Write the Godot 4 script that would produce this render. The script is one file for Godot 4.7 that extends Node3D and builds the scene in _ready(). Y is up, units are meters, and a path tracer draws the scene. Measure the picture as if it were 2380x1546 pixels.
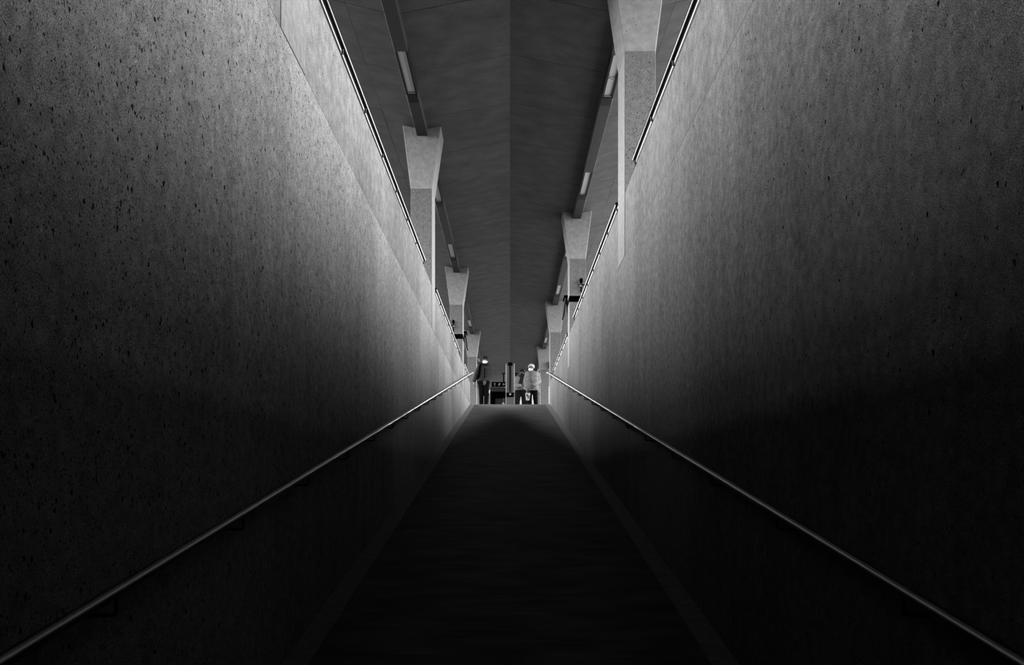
extends Node3D
# A pedestrian ramp that climbs from an underpass to a covered railway platform.
# x is right, y is up, the ramp climbs towards -z.  Distances along the ramp are written as a depth d = -z; heights h are counted from the eye, which is EYE above the ramp.

const EYE := 1.71
const SLOPE := 0.1565
const HALF := 1.235          # half the width of the ramp
const TOP := 2.47            # platform level
const D_END := 26.7          # depth where the ramp meets the platform
const CAP_H := 4.66          # where the column shaft turns into the capital
const RIDGE := 5.86
const VALLEY_X := 1.39
const VALLEY_H := 5.60
const FOLD_X := 1.97
const EDGE_X := 4.0
const EDGE_H := 6.25
const ROOF_END := 51.0
const LEFT_COLS: Array[float] = [4.64, 13.6, 22.4, 31.6, 40.4]
const RIGHT_COLS: Array[float] = [9.28, 17.85, 26.5, 35.1, 43.8]

var rng := RandomNumberGenerator.new()
var M := {}
var taken := {}


func _ready() -> void:
	rng.seed = 7
	# ---------------------------------------------------------------- camera, sky, light, exposure
	var cam := Camera3D.new()
	cam.name = "camera"
	var near := 0.05
	cam.set_frustum(1546.0 / 2000.0 * near, Vector2(4.5, 352.0) / 2000.0 * near, near, 400.0)
	cam.position = Vector3(0, EYE, 0)
	add_child(cam)
	cam.current = true
	var env := Environment.new()
	env.background_mode = Environment.BG_SKY
	var sky := Sky.new()
	var sm := ProceduralSkyMaterial.new()
	sm.sky_top_color = Color(0.80, 0.80, 0.80)
	sm.sky_horizon_color = Color(0.74, 0.74, 0.74)
	sm.ground_horizon_color = Color(0.36, 0.36, 0.36)
	sm.ground_bottom_color = Color(0.36, 0.36, 0.36)
	sm.sky_energy_multiplier = 1.0
	sky.sky_material = sm
	env.sky = sky
	env.tonemap_mode = Environment.TONE_MAPPER_LINEAR
	env.tonemap_exposure = 66.0
	env.sdfgi_enabled = true
	env.ssao_enabled = true
	env.ssil_enabled = true
	var we := WorldEnvironment.new()
	we.name = "world_environment"
	we.environment = env
	add_child(we)
	var sun := DirectionalLight3D.new()      # the sun behind thin cloud, over the right-hand tracks
	sun.name = "hazy_sun"
	sun.light_energy = 0.14
	sun.light_angular_distance = 46.0
	sun.shadow_enabled = true
	add_child(sun)
	sun.look_at_from_position(Vector3.ZERO, Vector3(-1.0, -0.36, -0.2))

	make_materials()
	build_setting()
	build_ceiling()
	build_columns()
	build_rails()
	build_troughs()
	build_far_end()
	build_people()


# ==================================================================== helpers
func P(x: float, h: float, d: float) -> Vector3:
	return Vector3(x, h + EYE, -d)


func ramp_h(d: float) -> float:
	return -EYE + SLOPE * d


func numbered(called: String) -> String:
	var k: int = taken.get(called, 0)
	taken[called] = k + 1
	return called if k == 0 else "%s_%03d" % [called, k]


func thing(called: String, label: String, category: String, at := Vector3.ZERO, group := "") -> Node3D:
	var o := Node3D.new()
	o.name = numbered(called)
	add_child(o)
	o.position = at
	o.set_meta("label", label)
	o.set_meta("category", category)
	if group:
		o.set_meta("group", group)
	return o


func structure(called: String, label: String, category: String) -> Node3D:
	var o := thing(called, label, category)
	o.set_meta("kind", "structure")
	return o


func part(called: String, mesh: Variant, m: Material, parent: Node3D) -> MeshInstance3D:
	var o := MeshInstance3D.new()
	var k: int = 0
	var n := called
	while parent.has_node(n):
		k += 1
		n = "%s_%03d" % [called, k]
	o.name = n
	o.mesh = mesh.commit() if mesh is SurfaceTool else mesh
	o.material_override = m
	o.cast_shadow = GeometryInstance3D.SHADOW_CASTING_SETTING_ON
	parent.add_child(o, true)
	return o


func mb() -> SurfaceTool:
	var st := SurfaceTool.new()
	st.begin(Mesh.PRIMITIVE_TRIANGLES)
	return st


func tri(st: SurfaceTool, a: Vector3, b: Vector3, c: Vector3, mid: Vector3, uv: Array = []) -> void:
	var n := (c - a).cross(b - a)
	var order := [0, 1, 2]
	if n.dot((a + b + c) / 3.0 - mid) < 0.0:
		n = -n
		order = [0, 2, 1]
	n = n.normalized()
	var p := [a, b, c]
	for i in order:
		st.set_normal(n)
		st.set_uv(uv[i] if uv.size() else Vector2(p[i].x + p[i].z, p[i].y))
		st.add_vertex(p[i])


func quad(st: SurfaceTool, a: Vector3, b: Vector3, c: Vector3, e: Vector3, mid: Vector3) -> void:
	tri(st, a, b, c, mid)
	tri(st, a, c, e, mid)


# a solid with eight corners: four below, four above, in the same order round
func hexa(st: SurfaceTool, p: Array) -> void:
	var mid := Vector3.ZERO
	for v in p:
		mid += v / 8.0
	quad(st, p[0], p[1], p[2], p[3], mid)
	quad(st, p[4], p[5], p[6], p[7], mid)
	for i in 4:
		var j := (i + 1) % 4
		quad(st, p[i], p[j], p[4 + j], p[4 + i], mid)


# the same with its edges cut off by about b
func hexa_cut(st: SurfaceTool, p: Array, b: float) -> void:
	var mid := Vector3.ZERO
	for v in p:
		mid += v / 8.0
	var faces := [[0, 1, 2, 3], [4, 5, 6, 7], [0, 1, 5, 4], [1, 2, 6, 5], [2, 3, 7, 6], [3, 0, 4, 7]]
	var inner := {}
	for f in 6:
		for i in 4:
			var c: Vector3 = p[faces[f][i]]
			var u: Vector3 = p[faces[f][(i + 1) % 4]] - c
			var w: Vector3 = p[faces[f][(i + 3) % 4]] - c
			var bb: float = minf(b, minf(u.length(), w.length()) * 0.4)
			inner[f * 8 + faces[f][i]] = c + (u.normalized() + w.normalized()) * bb
	for f in 6:
		quad(st, inner[f * 8 + faces[f][0]], inner[f * 8 + faces[f][1]], inner[f * 8 + faces[f][2]], inner[f * 8 + faces[f][3]], mid)
	for f in 6:
		for g in range(f + 1, 6):
			var both := []
			for v in faces[f]:
				if v in faces[g]:
					both.append(v)
			if both.size() == 2:
				quad(st, inner[f * 8 + both[0]], inner[f * 8 + both[1]], inner[g * 8 + both[1]], inner[g * 8 + both[0]], mid)
	for v in 8:
		var three := []
		for f in 6:
			if v in faces[f]:
				three.append(inner[f * 8 + v])
		tri(st, three[0], three[1], three[2], mid)


func box_points(c: Vector3, s: Vector3, turn := Basis()) -> Array:
	var p := []
	for y in [-0.5, 0.5]:
		for q in [[-0.5, -0.5], [0.5, -0.5], [0.5, 0.5], [-0.5, 0.5]]:
			p.append(c + turn * Vector3(q[0] * s.x, y * s.y, q[1] * s.z))
	return p


func box(st: SurfaceTool, c: Vector3, s: Vector3, b := 0.004, turn := Basis()) -> void:
	if b > 0.0:
		hexa_cut(st, box_points(c, s, turn), b)
	else:
		hexa(st, box_points(c, s, turn))


# a box between two corners given as x, h, d
func span(st: SurfaceTool, x0: float, x1: float, h0: float, h1: float, d0: float, d1: float, b := 0.0) -> void:
	var a := P(x0, h0, d0)
	var e := P(x1, h1, d1)
	box(st, (a + e) / 2.0, (e - a).abs(), b)


func tube(st: SurfaceTool, path: Array, r: float, sides := 12, squash := 1.0) -> void:
	var rings := []
	var n := path.size()
	var up := Vector3.UP
	for i in n:
		var t: Vector3 = ((path[mini(i + 1, n - 1)] - path[i]).normalized() + (path[i] - path[maxi(i - 1, 0)]).normalized()).normalized()
		if absf(t.dot(up)) > 0.95:
			up = Vector3.RIGHT
		var s := t.cross(up).normalized()
		var w := s.cross(t).normalized()
		if i > 0:
			up = w
		var ring := []
		for k in sides:
			var a := TAU * k / sides
			ring.append([path[i] + (s * cos(a) * squash + w * sin(a)) * r, s * cos(a) + w * sin(a)])
		rings.append(ring)
		up = w
	for i in n - 1:
		for k in sides:
			var l := (k + 1) % sides
			for v in [rings[i][k], rings[i + 1][l], rings[i + 1][k], rings[i][k], rings[i][l], rings[i + 1][l]]:
				st.set_normal(v[1])
				st.set_uv(Vector2.ZERO)
				st.add_vertex(v[0])
	for e in [0, n - 1]:
		var mid: Vector3 = path[e] + (path[e] - path[1 if e == 0 else n - 2]).normalized() * -r
		for k in sides:
			tri(st, rings[e][k][0], rings[e][(k + 1) % sides][0], path[e], mid)


# turned solid: profile of [radius, height] round a line from base along axis
func lathe(st: SurfaceTool, base: Vector3, axis: Vector3, profile: Array, sides := 20) -> void:
	var s := axis.cross(Vector3.RIGHT if absf(axis.x) < 0.9 else Vector3.UP).normalized()
	var w := axis.cross(s).normalized()
	var mid: Vector3 = base + axis * (profile[0][1] + profile[-1][1]) * 0.5
	for i in profile.size() - 1:
		for k in sides:
			var q := []
			for e in [[i, k], [i, k + 1], [i + 1, k + 1], [i + 1, k]]:
				var a: float = TAU * e[1] / sides
				q.append(base + axis * profile[e[0]][1] + (s * cos(a) + w * sin(a)) * profile[e[0]][0])
			if (q[0] - q[1]).length() > 1e-6:
				tri(st, q[0], q[1], q[2], mid)
			if (q[2] - q[3]).length() > 1e-6:
				tri(st, q[0], q[2], q[3], mid)


# ==================================================================== materials
func mat(called: String, lin: float, rough: float, metal := 0.0, spec := 0.12) -> StandardMaterial3D:
	var m := StandardMaterial3D.new()
	m.resource_name = called
	if not ("wall_" in called or "parapet_" in called or "ballast" in called or "asphalt" in called):
		lin *= 0.67
	m.albedo_color = Color(lin, lin, lin).linear_to_srgb()
	m.roughness = rough
	m.metallic = metal
	m.metallic_specular = spec
	M[called] = m
	return m


func soft_noise(size: int, freq: float, sd: int, oct := 3) -> PackedByteArray:
	var n := FastNoiseLite.new()
	n.seed = sd
	n.noise_type = FastNoiseLite.TYPE_SIMPLEX_SMOOTH
	n.frequency = freq
	n.fractal_octaves = oct
	var im := n.get_seamless_image(size, size)
	im.convert(Image.FORMAT_L8)
	return im.get_data()


# speckled concrete: fine sand, darker and lighter grains, blow holes
func aggregate(size: int, base: int, sand: int, spots: Array, sd: int) -> Image:
	var r := RandomNumberGenerator.new()
	r.seed = sd
	var cloud := soft_noise(size / 4, 0.06, sd)
	var grit := soft_noise(size, 0.22, sd + 1, 2)
	var b := PackedByteArray()
	b.resize(size * size)
	var s := sd * 7919 + 13
	var q := size / 4
	var i := 0
	for y in size:
		var row := (y >> 2) * q
		for x in size:
			s = (s * 1103515245 + 12345) & 0x7fffffff
			var g := ((s >> 16) & 255) - 128
			b[i] = clampi(base + g * sand / 128 + (grit[i] - 128) * sand / 70 + (cloud[row + (x >> 2)] - 128) / 7, 4, 250)
			i += 1
	for spot in spots:      # [how many, smallest radius, largest radius, tone, height over width, strength]
		for k in spot[0]:
			var cx := r.randi() % size
			var cy := r.randi() % size
			var rad: float = lerpf(spot[1], spot[2], pow(r.randf(), 2.2))
			var tall: float = spot[4] * r.randf_range(0.75, 1.4)
			var lean := r.randf_range(-0.2, 0.2)
			var tone: int = clampi(spot[3] + r.randi_range(-22, 22), 3, 250)
			var strength: float = spot[5] * r.randf_range(0.6, 1.0)
			var ry := ceili(rad * tall)
			var ph := r.randf() * TAU
			for dy in range(-ry, ry + 1):
				var reach := ceili(rad * 1.5)
				for dx in range(-reach, reach + 1):
					var u := (dx + lean * dy) / rad
					var v := dy / (rad * tall)
					var e := u * u + v * v + 0.25 * sin(3.0 * atan2(v, u) + ph)
					if e < 1.0:
						var at := posmod(cy + dy, size) * size + posmod(cx + dx, size)
						b[at] = int(lerpf(b[at], tone, strength * minf(1.0, (1.0 - e) * 2.5)))
	return Image.create_from_data(size, size, false, Image.FORMAT_L8, b)


# long strokes along u: trowel and board marks
func strokes(size: int, base: int, fine: float, broad: float, sd: int, stretch := 8) -> Image:
	var n := FastNoiseLite.new()
	n.seed = sd
	n.frequency = 0.09
	n.fractal_octaves = 3
	var im := n.get_seamless_image(size / stretch, size)
	im.resize(size, size, Image.INTERPOLATE_CUBIC)
	im.convert(Image.FORMAT_L8)
	var line := im.get_data()
	var cloud := soft_noise(size, 0.006, sd + 3, 4)
	var b := PackedByteArray()
	b.resize(size * size)
	var s := sd * 104729 + 7
	for i in size * size:
		s = (s * 1103515245 + 12345) & 0x7fffffff
		var g := ((s >> 16) & 255) - 128
		b[i] = clampi(int(base + (line[i] - 128) * fine + (cloud[i] - 128) * broad + g * 0.14), 4, 250)
	return Image.create_from_data(size, size, false, Image.FORMAT_L8, b)


func textured(m: StandardMaterial3D, im: Image, bump: float) -> void:
	m.albedo_texture = ImageTexture.create_from_image(im)
	if bump > 0.0:
		var nm := im.duplicate()
		nm.convert(Image.FORMAT_RGBA8)
		nm.bump_map_to_normal_map(bump)
		m.normal_enabled = true
		m.normal_texture = ImageTexture.create_from_image(nm)
		m.normal_scale = 1.0


func triplanar(m: StandardMaterial3D, metres: float) -> void:
	m.uv1_triplanar = true
	m.uv1_world_triplanar = true
	m.uv1_scale = Vector3.ONE / metres
	m.uv1_triplanar_sharpness = 8.0


func make_materials() -> void:
	# retaining walls: 2048 px for 2.2 m, drawn through the mesh's own coordinates
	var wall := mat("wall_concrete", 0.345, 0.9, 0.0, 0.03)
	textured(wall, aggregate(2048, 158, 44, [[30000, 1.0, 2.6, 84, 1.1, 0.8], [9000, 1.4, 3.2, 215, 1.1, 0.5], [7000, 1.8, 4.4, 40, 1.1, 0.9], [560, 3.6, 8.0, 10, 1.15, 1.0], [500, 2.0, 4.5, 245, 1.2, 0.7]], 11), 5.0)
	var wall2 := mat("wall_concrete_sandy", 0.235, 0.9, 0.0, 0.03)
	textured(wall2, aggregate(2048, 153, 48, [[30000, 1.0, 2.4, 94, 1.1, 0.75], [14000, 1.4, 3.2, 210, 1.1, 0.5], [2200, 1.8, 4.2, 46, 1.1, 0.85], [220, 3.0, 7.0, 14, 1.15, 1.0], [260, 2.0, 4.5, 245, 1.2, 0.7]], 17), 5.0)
	var stain := strokes(256, 225, 0.10, 0.25, 21, 4)
	stain.rotate_90(CLOCKWISE)
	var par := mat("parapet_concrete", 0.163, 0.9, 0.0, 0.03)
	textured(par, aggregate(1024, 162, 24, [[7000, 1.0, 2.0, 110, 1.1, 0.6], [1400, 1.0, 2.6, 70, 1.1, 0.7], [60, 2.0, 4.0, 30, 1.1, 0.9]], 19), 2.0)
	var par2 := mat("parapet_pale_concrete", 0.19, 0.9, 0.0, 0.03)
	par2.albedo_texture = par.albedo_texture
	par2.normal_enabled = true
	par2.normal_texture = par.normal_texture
	for w in [wall, wall2, par, par2]:
		w.detail_enabled = true
		w.detail_blend_mode = BaseMaterial3D.BLEND_MODE_MUL
		w.detail_uv_layer = BaseMaterial3D.DETAIL_UV_2
		w.detail_albedo = M.get("stain") if M.has("stain") else ImageTexture.create_from_image(stain)
		M["stain"] = w.detail_albedo
	var sp := aggregate(1024, 172, 26, [[11000, 1.0, 2.6, 100, 1.1, 0.8], [4200, 1.4, 3.4, 62, 1.1, 0.85], [420, 2.5, 5.2, 34, 1.1, 0.9]], 31)
	var shaft := mat("shaft_concrete", 0.115, 0.9)
	textured(shaft, sp, 2.0)
	triplanar(shaft, 1.3)
	var fair := aggregate(1024, 178, 12, [[420, 1.0, 2.6, 110, 1.0, 0.7], [90, 2.0, 4.5, 60, 1.0, 0.9]], 41)
	var cap := mat("capital_concrete", 0.18, 0.85)
	textured(cap, fair, 0.8)
	triplanar(cap, 1.7)
	var sidec := mat("side_concrete", 0.20, 0.85)
	textured(sidec, fair, 0.8)
	triplanar(sidec, 1.3)
	var cim := strokes(1024, 128, 0.08, 0.12, 51)
	for k in 3:
		var c := mat("ceiling_concrete_%d" % k, [0.170, 0.163, 0.156][k], 0.85)
		c.albedo_texture = ImageTexture.create_from_image(cim) if k == 0 else M["ceiling_concrete_0"].albedo_texture
	var fim := strokes(1024, 105, 0.22, 0.2, 61, 16)
	var ramp := mat("ramp_concrete", 0.24, 0.8)
	ramp.albedo_texture = ImageTexture.create_from_image(fim)
	var gut := mat("gutter_concrete", 0.23, 0.85)
	textured(gut, aggregate(512, 150, 16, [[900, 1.0, 2.5, 110, 1.0, 0.7]], 71), 0.8)
	triplanar(gut, 0.8)
	var paving := mat("platform_asphalt", 0.2, 0.9)
	paving.albedo_texture = M["gutter_concrete"].albedo_texture
	triplanar(paving, 1.5)
	var oldp := mat("old_asphalt", 0.07, 0.9)
	oldp.albedo_texture = paving.albedo_texture
	triplanar(oldp, 1.5)
	mat("roof_concrete", 0.08, 0.9)
	mat("ballast", 0.30, 0.95)
	mat("old_ballast", 0.07, 0.95)
	mat("steel", 0.2, 0.28, 1.0)
	mat("rail_steel", 0.003, 0.2, 0.0, 0.16)
	mat("bracket_paint", 0.002, 0.5)
	mat("dark_steel", 0.03, 0.4, 0.8)
	mat("trough_paint", 0.022, 0.6)
	mat("trough_dark", 0.006, 0.6)
	mat("diffuser", 0.29, 0.35)
	mat("white_paint", 0.11, 0.4)
	mat("cable", 0.01, 0.6)
	mat("black", 0.0003, 0.6, 0.0, 0.02)
	mat("black_gloss", 0.0004, 0.25, 0.0, 0.15)
	mat("dark_grey", 0.008, 0.6)
	mat("mid_grey", 0.03, 0.6)
	mat("light_grey", 0.07, 0.6)
	mat("facade", 0.05, 0.9)
	mat("skin", 0.022, 0.6)
	mat("eye", 0.002, 0.3, 0.0, 0.2)
	mat("hair_dark", 0.002, 0.7)
	mat("hair_white", 0.13, 0.9)
	mat("mask_white", 0.2, 0.8)
	mat("mask_black", 0.002, 0.8)
	var pz := [["jacket_dark", 0.0095], ["coat_light", 0.058], ["coat_pale", 0.052], ["trousers_black", 0.001], ["trousers_dark", 0.002], ["scarf_dark", 0.004], ["scarf_grey", 0.03]]
	for e in pz:
		var m := mat(e[0], e[1], 0.85)
		m.metallic_specular = 0.05


# ==================================================================== walls, ramp, platform
# a wall face at x, seen from the ramp, in pieces of about 2.2 m that each use another stretch of the texture
func wall_face(st: SurfaceTool, x: float, h0: float, h1: float, d0: float, d1: float) -> void:
	var inward := -signf(x)
	var n := maxi(1, roundi((d1 - d0) / 2.2))
	for k in n:
		var a := lerpf(d0, d1, float(k) / n)
		var b := lerpf(d0, d1, float(k + 1) / n)
		var off := Vector2(rng.randf(), rng.randf())
		var flip := 1.0 if rng.randf() < 0.5 else -1.0
		var c := [[h0, a], [h0, b], [h1, b], [h1, a]]
		for i in ([0, 2, 1, 0, 3, 2] if inward > 0.0 else [0, 1, 2, 0, 2, 3]):
			var h: float = c[i][0]
			var d: float = c[i][1]
			st.set_normal(Vector3(inward, 0, 0))
			st.set_uv(Vector2(flip * d / 2.2, -h / 2.2) + off)
			st.set_uv2(Vector2(d / 7.0 + x, h / 9.0))
			st.add_vertex(P(x, h, d))


func build_setting() -> void:
	var fl := structure("floor", "dark trowelled concrete ramp climbing to the bright platform between two high walls", "ramp")
	# ramp surface, its coordinates stretched so that the trowel marks run across
	var st := mb()
	var gw := 0.14
	var inner := HALF - gw
	for k in 18:
		var a := -3.0 + 29.7 * k / 18.0
		var b := -3.0 + 29.7 * (k + 1) / 18.0
		var off := Vector2(rng.randf(), rng.randf())
		var c := [[-inner, a], [inner, a], [inner, b], [-inner, b]]
		for i in [0, 3, 2, 0, 2, 1]:
			st.set_normal(Vector3(0, 1, SLOPE).normalized())
			st.set_uv(Vector2(c[i][0] / 4.0, c[i][1] / 1.7) + off)
			st.add_vertex(P(c[i][0], ramp_h(c[i][1]), c[i][1]))
	part("ramp_surface", st, M.ramp_concrete, fl)
	for s in [-1.0, 1.0]:
		st = mb()
		var x0: float = s * inner
		var x1: float = s * HALF
		hexa(st, [P(x0, ramp_h(-3) - 0.2, -3), P(x1, ramp_h(-3) - 0.2, -3), P(x1, ramp_h(D_END) - 0.2, D_END), P(x0, ramp_h(D_END) - 0.2, D_END), P(x0, ramp_h(-3) + 0.004, -3), P(x1, ramp_h(-3) + 0.012, -3), P(x1, ramp_h(D_END) + 0.012, D_END), P(x0, ramp_h(D_END) + 0.004, D_END)])
		part("gutter_strip", st, M.gutter_concrete, fl).set_meta("label", "paler strip along the foot of the wall")
	st = mb()
	hexa(st, [P(-HALF, -2.6, -3), P(HALF, -2.6, -3), P(HALF, -2.6, D_END), P(-HALF, -2.6, D_END), P(-HALF, ramp_h(-3) - 0.21, -3), P(HALF, ramp_h(-3) - 0.21, -3), P(HALF, TOP - 0.22, D_END), P(-HALF, TOP - 0.22, D_END)])
	part("ramp_base", st, M.roof_concrete, fl)
	st = mb()
	span(st, -1.6, 1.6, -2.4, ramp_h(-3), -14, -3)
	part("underpass_floor", st, M.ramp_concrete, fl)
	st = mb()
	span(st, -EDGE_X, EDGE_X, TOP - 0.3, TOP, D_END, 62, 0.01)
	part("platform_slab", st, M.platform_asphalt, fl)
	for s in [-1.0, 1.0]:
		st = mb()
		span(st, s * (HALF + 0.25), s * EDGE_X, TOP - 0.3, TOP, -14, D_END, 0.01)
		part("platform_slab", st, M.platform_asphalt if s > 0 else M.old_asphalt, fl)
	# the two retaining walls with their parapets between the columns
	for s in [-1.0, 1.0]:
		var w := structure("wall_left" if s < 0 else "wall_right", "high speckled concrete wall of the ramp on the %s, with a set-back parapet" % ("left, the brighter of the two" if s < 0 else "right, the greyer of the two"), "wall")
		st = mb()
		wall_face(st, s * HALF, -2.6, TOP - 0.015, -6.2, D_END)
		var core := mb()
		span(core, s * (HALF + 0.002), s * (HALF + 0.25), -2.6, TOP - 0.015, -14, D_END)
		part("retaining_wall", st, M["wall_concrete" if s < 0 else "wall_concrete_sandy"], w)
		part("wall_core", core, M.capital_concrete, w)
		var cols: Array[float] = LEFT_COLS if s < 0 else RIGHT_COLS
		var from := -14.0
		for c in cols + [99.0]:
			var to: float = minf(c, D_END)
			if to - from > 0.1:
				st = mb()
				wall_face(st, s * 1.239, TOP - 0.004, 3.134, maxf(from, -6.2), to)
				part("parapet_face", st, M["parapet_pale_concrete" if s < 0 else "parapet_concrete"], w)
				st = mb()
				span(st, s * 1.241, s * 1.44, TOP - 0.004, 3.14, from, to, 0.006)
				part("parapet", st, M.capital_concrete, w)
			from = c + 0.55
			if c > D_END:
				break
	# the underpass behind the camera
	var back := structure("wall_back", "dark end of the underpass behind the viewer", "wall")
	st = mb()
	span(st, -1.7, 1.7, -2.6, 3.3, -14.3, -14)
	part("end_wall", st, M.roof_concrete, back)
	st = mb()
	span(st, -HALF - 0.24, HALF + 0.24, 0.75, TOP, -14, -6)
	part("underpass_lid", st, M.roof_concrete, back)
	st = mb()
	span(st, -1.3, 1.3, TOP, 3.14, -6.2, -6, 0.006)
	part("head_parapet", st, M.capital_concrete, back)
	# track bed either side, out of sight below the platform edges
	var g := structure("ground", "pale ballast of the track beds beside the platform", "ground")
	for s in [-1.0, 1.0]:
		st = mb()
		span(st, s * EDGE_X, s * 60.0, TOP - 1.4, TOP - 1.0, -60, 130)
		part("track_bed", st, M.ballast if s > 0 else M.old_ballast, g)
	st = mb()
	span(st, -EDGE_X, EDGE_X, TOP - 1.4, TOP - 1.0, 62, 130)
	part("track_bed", st, M.ballast, g)


# ==================================================================== folded concrete ceiling
func build_ceiling() -> void:
	var c := structure("ceiling", "folded concrete platform roof of jointed panels with a ridge along the middle", "ceiling")
	var pitch := 1.475
	var first := 16.17 - 5 * pitch
	var lines := [[0.0, RIDGE], [VALLEY_X, VALLEY_H], [FOLD_X, VALLEY_H + 0.247 * (FOLD_X - VALLEY_X)], [EDGE_X, EDGE_H]]
	var row := 0
	var d := first
	while d < ROOF_END:
		var e := d + pitch - 0.009
		for s in [-1.0, 1.0]:
			for k in 3:
				var x0: float = s * (lines[k][0] + (0.0 if k == 0 else 0.001))
				var x1: float = s * (lines[k + 1][0] - 0.001)
				var h0: float = lines[k][1]
				var h1: float = lines[k + 1][1]
				var st := mb()
				var drop := rng.randf_range(0.0, 0.003)
				var p := [P(x0, h0 - drop, d), P(x1, h1 - drop, d), P(x1, h1 - drop, e), P(x0, h0 - drop, e), P(x0, h0 + 0.05, d), P(x1, h1 + 0.05, d), P(x1, h1 + 0.05, e), P(x0, h0 + 0.05, e)]
				hexa(st, p)
				var mesh := st.commit()
				# own coordinates: u across the roof, v along it
				var arr := mesh.surface_get_arrays(0)
				var uv: PackedVector2Array = arr[Mesh.ARRAY_TEX_UV]
				var vs: PackedVector3Array = arr[Mesh.ARRAY_VERTEX]
				var off := Vector2(rng.randf(), rng.randf())
				for i in vs.size():
					uv[i] = Vector2(vs[i].x / 3.4, vs[i].z / 2.6) + off
				arr[Mesh.ARRAY_TEX_UV] = uv
				var am := ArrayMesh.new()
				am.add_surface_from_arrays(Mesh.PRIMITIVE_TRIANGLES, arr)
				part("ceiling_panel", am, M["ceiling_concrete_%d" % (rng.randi() % 3)], c)
		d += pitch
		row += 1
	for s in [-1.0, 1.0]:
		var st := mb()
		for k in 3:
			var a: Array = lines[k]
			var b: Array = lines[k + 1]
			hexa(st, [P(s * a[0], a[1] + 0.06, -16), P(s * b[0], b[1] + 0.06, -16), P(s * b[0], b[1] + 0.06, ROOF_END + 0.3), P(s * a[0], a[1] + 0.06, ROOF_END + 0.3), P(s * a[0], a[1] + 0.3, -16), P(s * b[0], b[1] + 0.3, -16), P(s * b[0], b[1] + 0.3, ROOF_END + 0.3), P(s * a[0], a[1] + 0.3, ROOF_END + 0.3)])
		part("roof_slab", st, M.roof_concrete, c)


# ==================================================================== columns
func ceiling_at(x: float) -> float:
	var a := absf(x)
	if a < VALLEY_X:
		return lerpf(RIDGE, VALLEY_H, a / VALLEY_X)
	return VALLEY_H + 0.247 * (a - VALLEY_X)


func build_columns() -> void:
	var words := [["first", "second", "third", "fourth", "fifth"]]
	for side in 2:
		var s := -1.0 if side == 0 else 1.0
		var cols: Array[float] = LEFT_COLS if side == 0 else RIGHT_COLS
		for k in cols.size():
			var d := cols[k]
			var row := "left" if side == 0 else "right"
			var label := "%s concrete column from the viewer in the %s row" % [words[0][k], row]
			if side == 0 and k == 0:
				label = "column on the left wall nearest the viewer, only its flush foot showing"
			elif side == 1 and k == 0:
				label = "large speckled concrete column with flared capital at top right, nearest of its row"
			elif side == 0 and k == 1:
				label = "speckled concrete column with flared capital, the largest standing above the left wall"
			elif (side == 0 and k == 2) or (side == 1 and k == 1):
				label = "concrete column with a black band round it above the %s wall" % row
			elif k == 3:
				label = "concrete column beyond the top of the ramp, behind the %s" % ("masked man in the dark jacket" if side == 0 else "end of the right handrail")
			elif side == 1 and k == 2:
				label = "concrete column standing at the very top end of the right ramp wall"
			elif k == 4:
				label = "farthest concrete column of the %s row, small in the distance" % row
			var t := thing("concrete_column", label, "column", P(s * 1.4, TOP, d + 0.275), "flared concrete columns along the ramp")
			t.set_meta("kind", "structure")
			var o := t.position
			var x0 := s * 1.236
			var x1 := s * 1.572
			var st := mb()
			var p := []
			for h in [TOP - 0.013, CAP_H]:
				p += [P(x0, h, d) - o, P(x1, h, d) - o, P(x1, h, d + 0.55) - o, P(x0, h, d + 0.55) - o]
			hexa_cut(st, p, 0.006)
			part("shaft", st, M.shaft_concrete, t)
			st = mb()
			box(st, P(s * 1.2355, (TOP - 0.012 + CAP_H) / 2.0, d + 0.275) - o, Vector3(0.004, CAP_H - TOP + 0.006, 0.548), 0.001)
			part("inner_face", st, M.side_concrete, t).set_meta("label", "smoother paler side towards the ramp")
			st = mb()
			p = []
			for q in [[x0, d], [x1, d], [x1, d + 0.55], [x0, d + 0.55]]:
				p.append(P(q[0], CAP_H, q[1]) - o)
			for q in [[s * 1.09, d], [s * 1.70, d], [s * 1.70, d + 0.55], [s * 1.09, d + 0.55]]:
				p.append(P(q[0], ceiling_at(q[0]) - 0.002, q[1]) - o)
			hexa_cut(st, p, 0.010)
			part("capital", st, M.capital_concrete, t)
			if (side == 0 and k == 2) or (side == 1 and k == 1):
				st = mb()
				box(st, P(s * 1.405, 3.84, d + 0.275) - o, Vector3(0.352, 0.122, 0.57), 0.004)
				part("contrast_band", st, M.black, t).set_meta("label", "black band round the shaft")
				# a small bracket lamp above the band
				var lamp := thing("lamp_bracket", "small dark bracket lamp on the banded column above the %s wall" % row, "lamp", P(s * 1.475, 4.02, d), "bracket lamps on the banded columns")
				st = mb()
				box(st, Vector3(0, 0.10, 0.012), Vector3(0.022, 0.30, 0.024), 0.003)
				part("back_plate", st, M.black, lamp)
				st = mb()
				lathe(st, Vector3(0, 0.14, 0.035), Vector3.UP, [[0.0, 0.0], [0.022, 0.005], [0.03, 0.03], [0.028, 0.085], [0.015, 0.10], [0.0, 0.102]])
				part("housing", st, M.black, lamp)
				st = mb()
				lathe(st, Vector3(0, 0.10, 0.06), Vector3.UP, [[0.0, 0.02], [0.03, 0.016], [0.068, 0.002], [0.07, -0.004], [0.0, -0.004]])
				part("shade", st, M.dark_grey, lamp)
				st = mb()
				lathe(st, Vector3(-s * 0.02, 0.055, 0.065), Vector3.UP, [[0.0, 0.0], [0.02, 0.004], [0.026, 0.02], [0.024, 0.04], [0.0, 0.041]])
				part("globe", st, M.light_grey, lamp)


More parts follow.
